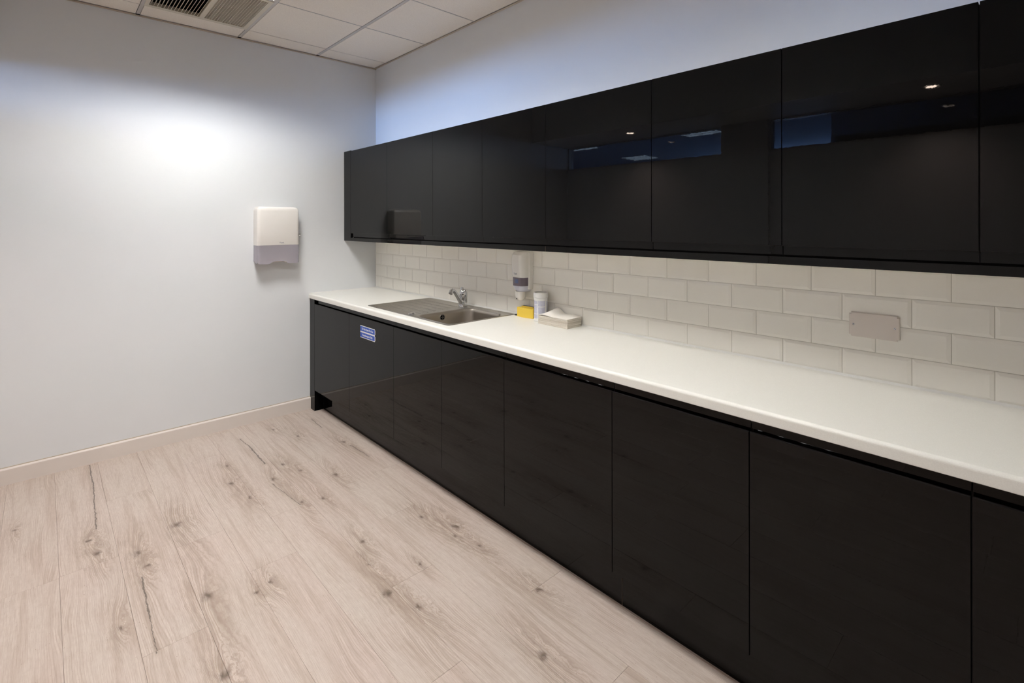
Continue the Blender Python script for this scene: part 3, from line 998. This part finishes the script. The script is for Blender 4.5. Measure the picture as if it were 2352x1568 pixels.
stack([(dprof(.052, .082, .034), 1.156), (dprof(.053, .086, .036), 1.160), (dprof(.053, .090, .036), 1.25), (dprof(.052, .088, .036), 1.290), (dprof(.045, .074, .030), 1.306), (dprof(.030, .050, .02), 1.311)], m_plw2, 'cover')
stack([(dprof(.0505, .080, .034), 1.106), (dprof(.0508, .082, .034), 1.1565)], m_window, 'level_window')
stack([(dprof(.034, .083, .030), 1.122), (dprof(.034, .0835, .030), 1.146)], m_liquid, 'soap_pouch')
stack([(dprof(.030, .060, .025), 1.070), (dprof(.043, .074, .034), 1.082), (dprof(.050, .080, .034), 1.106)], m_frost, 'push_bar')
bm = bmesh.new()
lathe(bm, (1.884, -.045, 0), [(0, 1.018), (.016, 1.018), (.027, 1.028), (.031, 1.044), (.0315, 1.072), (0, 1.072)], 26)
for v_ in bm.verts:
    v_.co -= off
obj('nozzle', bm, m_plw, sd, True)
bm = bmesh.new()
cyl(bm, (1.880, -.0725, 1.0290), .0045, .006, 'y', 12)
bmesh.ops.translate(bm, verts=bm.verts[:], vec=-off)
obj('nozzle_hole', bm, m_void, sd)
MX = Matrix.Translation(Vector((1.885, -.0890, 1.178)) - off) @ Matrix.Rotation(pi / 2, 4, 'X')
text_mesh('logo_print', 'Tork', .014, m_grey_lab, MX, sd, .0003)

# ================================================================== WIPES TUB, SPONGE, PAPER TOWELS
tb = thing('wipes_tub', 'white cylindrical wipes tub with blue printed label on the worktop', 'tub', (2.062, -.056, ZW))
bm = bmesh.new()
lathe(bm, (0, 0, 0), [(0, .0005), (.037, .0005), (.0395, .003), (.0395, .012), (.0385, .014), (.0385, .125), (.0395, .128), (.0395, .133), (.038, .135), (0, .135)], 40)
obj('tub_body', bm, m_tub, tb, True)
bm = bmesh.new()
lathe(bm, (0, 0, 0), [(.0385, .1355), (.0415, .1355), (.0415, .158), (.0400, .162), (.0370, .1635), (.0350, .1630), (.0340, .1575), (0, .1575)], 40)
obj('lid', bm, m_tub, tb, True)
bm = bmesh.new()
def wrap(a0, a1, z0, z1, r=.03865, n=10):
    A0 = [bm.verts.new((r * cos(a0 + (a1 - a0) * i / n), r * sin(a0 + (a1 - a0) * i / n), z0)) for i in range(n + 1)]
    A1 = [bm.verts.new((r * cos(a0 + (a1 - a0) * i / n), r * sin(a0 + (a1 - a0) * i / n), z1)) for i in range(n + 1)]
    for i in range(n):
        bm.faces.new((A0[i], A0[i + 1], A1[i + 1], A1[i]))
face = math.atan2(-2.08, 1.99)          # towards the camera
wrap(face - .40, face + .70, .086, .118)
wrap(face - .40, face + .70, .018, .082)
wrap(face - 1.35, face - .50, .098, .118)
wrap(face - 1.35, face - .50, .045, .095)
wrap(face - 1.35, face - .50, .018, .042)
wrap(face + .95, face + 2.4, .022, .115)
obj('printed_label', bm, m_label, tb, True)

sp_t = thing('washing_up_sponge', 'bright yellow curved sponge with a grey scouring side leaning by the tiles', 'sponge', (1.930, -.040, ZW))
def slab(y_off, th, hgt, mat, name, half=.066, bend=.010):
    bm = bmesh.new(); n = 14; R_ = []
    for i in range(n + 1):
        s_ = -1 + 2 * i / n
        x = s_ * half
        yb_ = y_off - bend * (1 - s_ * s_) + .006
        hh = hgt - .003 * s_ * s_
        R_.append([bm.verts.new((x, yb_, 0.0004)), bm.verts.new((x, yb_ + th, 0.0004)), bm.verts.new((x, yb_ + th, hh)), bm.verts.new((x, yb_, hh))])
    for a_, b_ in zip(R_, R_[1:]):
        for k_ in range(4):
            bm.faces.new((a_[k_], a_[(k_ + 1) % 4], b_[(k_ + 1) % 4], b_[k_]))
    bm.faces.new(R_[0]); bm.faces.new(R_[-1])
    bmesh.ops.bevel(bm, geom=[e for e in bm.edges if e.calc_face_angle(0) > 1.0], offset=.003, segments=2, affect='EDGES')
    return obj(name, bm, mat, sp_t, True)
slab(-.020, .020, .058, m_sponge, 'foam_body')
slab(.0005, .010, .064, m_sponge, 'foam_back', .050)
slab(.011, .008, .066, m_scour, 'scourer', .048)

nt_ = thing('paper_towel_stack', 'pile of folded off-white paper towels on the worktop against the tiles', 'paper towels', (2.215, -.066, ZW))
def sheet(bm, z0, th, dx, dy, amp, ph, lift=0.0, hx=.106, hy=.058, nx=18, ny=8):
    V_ = {}
    for k_ in (0, 1):
        for i in range(nx + 1):
            for j in range(ny + 1):
                u_, w_ = i / nx, j / ny
                x = -hx + 2 * hx * u_ + dx; y = -hy + 2 * hy * w_ + dy
                z = z0 + amp * (sin(u_ * 9 + ph) * .6 + sin(u_ * 4 + w_ * 3 + ph * 2)) * .5
                if lift:
                    q_ = min(1, abs(u_ - .20) / (.20 if u_ < .20 else .34))
                    z += lift * (.5 + .5 * cos(pi * q_)) * (.12 + .88 * w_) * (1 if u_ > .20 else 1.0)
                    z += .006 * math.exp(-((u_ - .72) / .2) ** 2) * w_
                V_[k_, i, j] = bm.verts.new((x, y, max(z, .0005) + (th if k_ else 0)))
    for i in range(nx):
        for j in range(ny):
            for k_ in (0, 1):
                bm.faces.new([V_[k_, i + a_, j + b_] for a_, b_ in ((0, 0), (1, 0), (1, 1), (0, 1))])
    for i in range(nx):
        for j in (0, ny):
            bm.faces.new((V_[0, i, j], V_[0, i + 1, j], V_[1, i + 1, j], V_[1, i, j]))
    for j in range(ny):
        for i in (0, nx):
            bm.faces.new((V_[0, i, j], V_[0, i, j + 1], V_[1, i, j + 1], V_[1, i, j]))
bm = bmesh.new()
z_ = .0006
for i in range(13):
    sheet(bm, z_, .0031, random.uniform(-.0015, .0015), random.uniform(-.0025, .0015), .0007, i * 1.3)
    z_ += .0036
o = obj('folded_sheets', bm, m_paper2, nt_); o['kind'] = 'stuff'
bm = bmesh.new(); sheet(bm, z_ + .0012, .0012, -.001, -.002, .0012, .4, .031, .108, .060, 28, 10)
obj('top_sheet', bm, m_paper, nt_, True)
bm = bmesh.new(); sheet(bm, z_ + .0002, .0008, 0, 0, .0008, .9, .016, .106, .058)
obj('second_sheet', bm, m_paper, nt_, True)

# ================================================================== BLANK SOCKET PLATE
bp = thing('blank_socket_plate', 'satin metal double blanking plate with two screws on the tiles', 'socket plate', (3.629, -.0012, 1.114))
bm = bmesh.new(); box(bm, -.0735, .0735, -.0065, 0, -.0435, .0435)
bmesh.ops.bevel(bm, geom=[e for e in bm.edges if abs(e.verts[0].co.y - e.verts[1].co.y) > .004], offset=.006, segments=4, affect='EDGES')
bmesh.ops.bevel(bm, geom=[e for e in bm.edges if all(v_.co.y < -.006 for v_ in e.verts)], offset=.0018, segments=3, affect='EDGES')
obj('face_plate', bm, m_plate, bp, True)
for s_ in (-1, 1):
    bm = bmesh.new(); cyl(bm, (s_ * .0603, -.0075, 0), .0036, .0012, 'y', 18)
    sc_ = obj('screw', bm, m_chrome, bp)
    bm = bmesh.new(); box(bm, s_ * .0603 - .003, s_ * .0603 + .003, -.0080, -.0074, -.0006, .0006)
    bmesh.ops.rotate(bm, verts=bm.verts[:], cent=(s_ * .0603, 0, 0), matrix=Matrix.Rotation(.7 * s_, 3, 'Y'))
    obj('screw_slot', bm, m_void, sc_)

# ================================================================== STICKERS
def sticker(z0, z1, txt, label, xs=1.0):
    t = thing('sticker', label, 'sticker', (.9815, YL - .0003, (z0 + z1) / 2), 'blue stickers on the base unit door')
    hw, hh = .1035, (z1 - z0) / 2
    bm = bmesh.new(); box(bm, -hw, hw, -.0006, 0, -hh, hh)
    bmesh.ops.bevel(bm, geom=[e for e in bm.edges if abs(e.verts[0].co.y - e.verts[1].co.y) > .0003 and e.verts[0].co.x > 0], offset=.006, segments=3, affect='EDGES')
    obj('white_backing', bm, m_white, t)
    bm = bmesh.new(); box(bm, -hw + .0002, hw - .0065, -.0009, -.0005, -hh + .0045, hh - .0045)
    obj('blue_field', bm, m_blue, t)
    MX = Matrix.Translation((-.003, -.0011, 0)) @ Matrix.Rotation(pi / 2, 4, 'X')
    text_mesh('lettering', txt, .0185, m_white, MX, t, .0003, xs, .0002)
sticker(.7535, .7945, 'Do Not Open if in Use', 'upper blue sticker reading Do Not Open if in Use', .90)
sticker(.7135, .7530, 'Housekeepers Only', 'lower blue sticker reading Housekeepers Only', .95)

# ================================================================== PAPER TOWEL DISPENSER
td = thing('paper_towel_dispenser', 'white wall-mounted paper towel dispenser with smoky window on the left wall', 'dispenser', (0.0005, -.841, 1.172))
hw, dep = .150, .100
def rsec(z, hw_, d_, r, k=6):
    """horizontal section: flat back at x=0, rounded front corners at x=d_"""
    P_ = [(0, -hw_)]
    for i in range(k + 1):
        a_ = -pi / 2 + pi / 2 * i / k
        P_.append((d_ - r + r * cos(a_), -hw_ + r + r * sin(a_)))
    for i in range(k + 1):
        a_ = pi / 2 * i / k
        P_.append((d_ - r + r * cos(a_), hw_ - r + r * sin(a_)))
    P_.append((0, hw_))
    return [(x, y, z) for x, y in P_]
def loft(secs, name, mat, parent, cap0=True, cap1=True):
    bm = bmesh.new(); R_ = [[bm.verts.new(c_) for c_ in s_] for s_ in secs]
    n = len(R_[0])
    for a_, b_ in zip(R_, R_[1:]):
        for i in range(n):
            j = (i + 1) % n
            bm.faces.new((a_[i], a_[j], b_[j], b_[i]))
    if cap0: bm.faces.new(R_[0])
    if cap1: bm.faces.new(R_[-1])
    return obj(name, bm, mat, parent, True)
ht = .432
zs = .1455
loft([rsec(zs, hw, dep, .022), rsec(zs + .002, hw, dep + .001, .022), rsec(.32, hw, dep + .001, .022), rsec(ht - .030, hw - .0005, dep, .022), rsec(ht - .014, hw - .004, dep - .004, .022),
      rsec(ht - .004, hw - .013, dep - .013, .020), rsec(ht, hw - .026, dep - .028, .018)], 'cover', m_plw, td)
def shell(bm, pts, th):
    pass
# smoky lower part: front wall with a scooped lower lip and side walls
bm = bmesh.new()
n = 40
def front_bottom(y):
    s_ = y / (hw)
    z = .006
    if abs(s_) < .36:
        z = .019 + .006 * cos(s_ / .36 * pi / 2)
    elif abs(s_) < .44:
        q_ = (.44 - abs(s_)) / .08
        z = .006 + q_ * .013
    elif abs(s_) > .86:
        q_ = (abs(s_) - .86) / .14
        z = .006 + .022 * (1 - math.sqrt(max(0, 1 - q_ * q_)))
    return z
ring = []
r_ = .022
path = [(0.0, -hw), (dep - r_, -hw)] + [(dep - r_ + r_ * cos(-pi / 2 + pi / 2 * i / 6), -hw + r_ + r_ * sin(-pi / 2 + pi / 2 * i / 6)) for i in range(1, 6)]
path += [(dep, -hw + r_ + (2 * hw - 2 * r_) * i / 30) for i in range(31)]
path += [(dep - r_ + r_ * cos(pi / 2 * i / 6), hw - r_ + r_ * sin(pi / 2 * i / 6)) for i in range(1, 6)] + [(dep - r_, hw), (0.0, hw)]
for th_ in (0.0, -.0025):
    top_, bot_ = [], []
    for (x, y) in path:
        nx_ = x + (th_ if x > dep - r_ + .001 else 0)
        ny_ = y - math.copysign(-th_, y) * (1 if abs(y) > hw - r_ + .001 else 0)
        top_.append(bm.verts.new((nx_, ny_, zs)))
        zb_ = front_bottom(y) if x > dep - r_ else .028 - .02 * min(1, x / (dep - r_))
        bot_.append(bm.verts.new((nx_, ny_, zb_)))
    ring.append((top_, bot_))
for top_, bot_ in ring:
    for i in range(len(path) - 1):
        bm.faces.new((top_[i], top_[i + 1], bot_[i + 1], bot_[i]))
for k_ in (0, 1):
    a_, b_ = ring[0][k_], ring[1][k_]
    for i in range(len(path) - 1):
        bm.faces.new((a_[i], a_[i + 1], b_[i + 1], b_[i]))
obj('smoky_window', bm, m_smoke, td, True)
obj('inner_back', bx(.001, .004, -hw + .006, hw - .006, .030, zs + .02), m_plw2, td)
bm = bmesh.new()
box(bm, .012, .080, -.128, -.045, .012, .022, bev=.003)
box(bm, .012, .080, .045, .128, .012, .022, bev=.003)
box(bm, .012, .030, -.045, .045, .014, .022)
obj('paper_shelf', bm, m_plw, td)
obj('paper_inside', bx(.014, .078, -.118, .118, .024, .142, bev=.002), m_paper2, td)
for s_ in (-.095, .045):
    bm = bmesh.new(); box(bm, .0786, .0792, s_, s_ + .030, .082, .096)
    obj('inner_print', bm, m_grey_lab, td) if False else bm.free()
bm = bmesh.new()
cyl(bm, (.045, hw - .002, .222), .009, .016, 'y', 20)
cyl(bm, (.045, hw + .012, .222), .0125, .012, 'y', 20)
obj('lock_knob', bm, m_chrome, td, True)
MX = Matrix.Translation((dep + .0014, .018, .163)) @ Matrix.Rotation(pi / 2, 4, 'Z') @ Matrix.Rotation(pi / 2, 4, 'X')
text_mesh('logo_print', 'Tork', .016, m_grey_lab, MX, td, .0003)
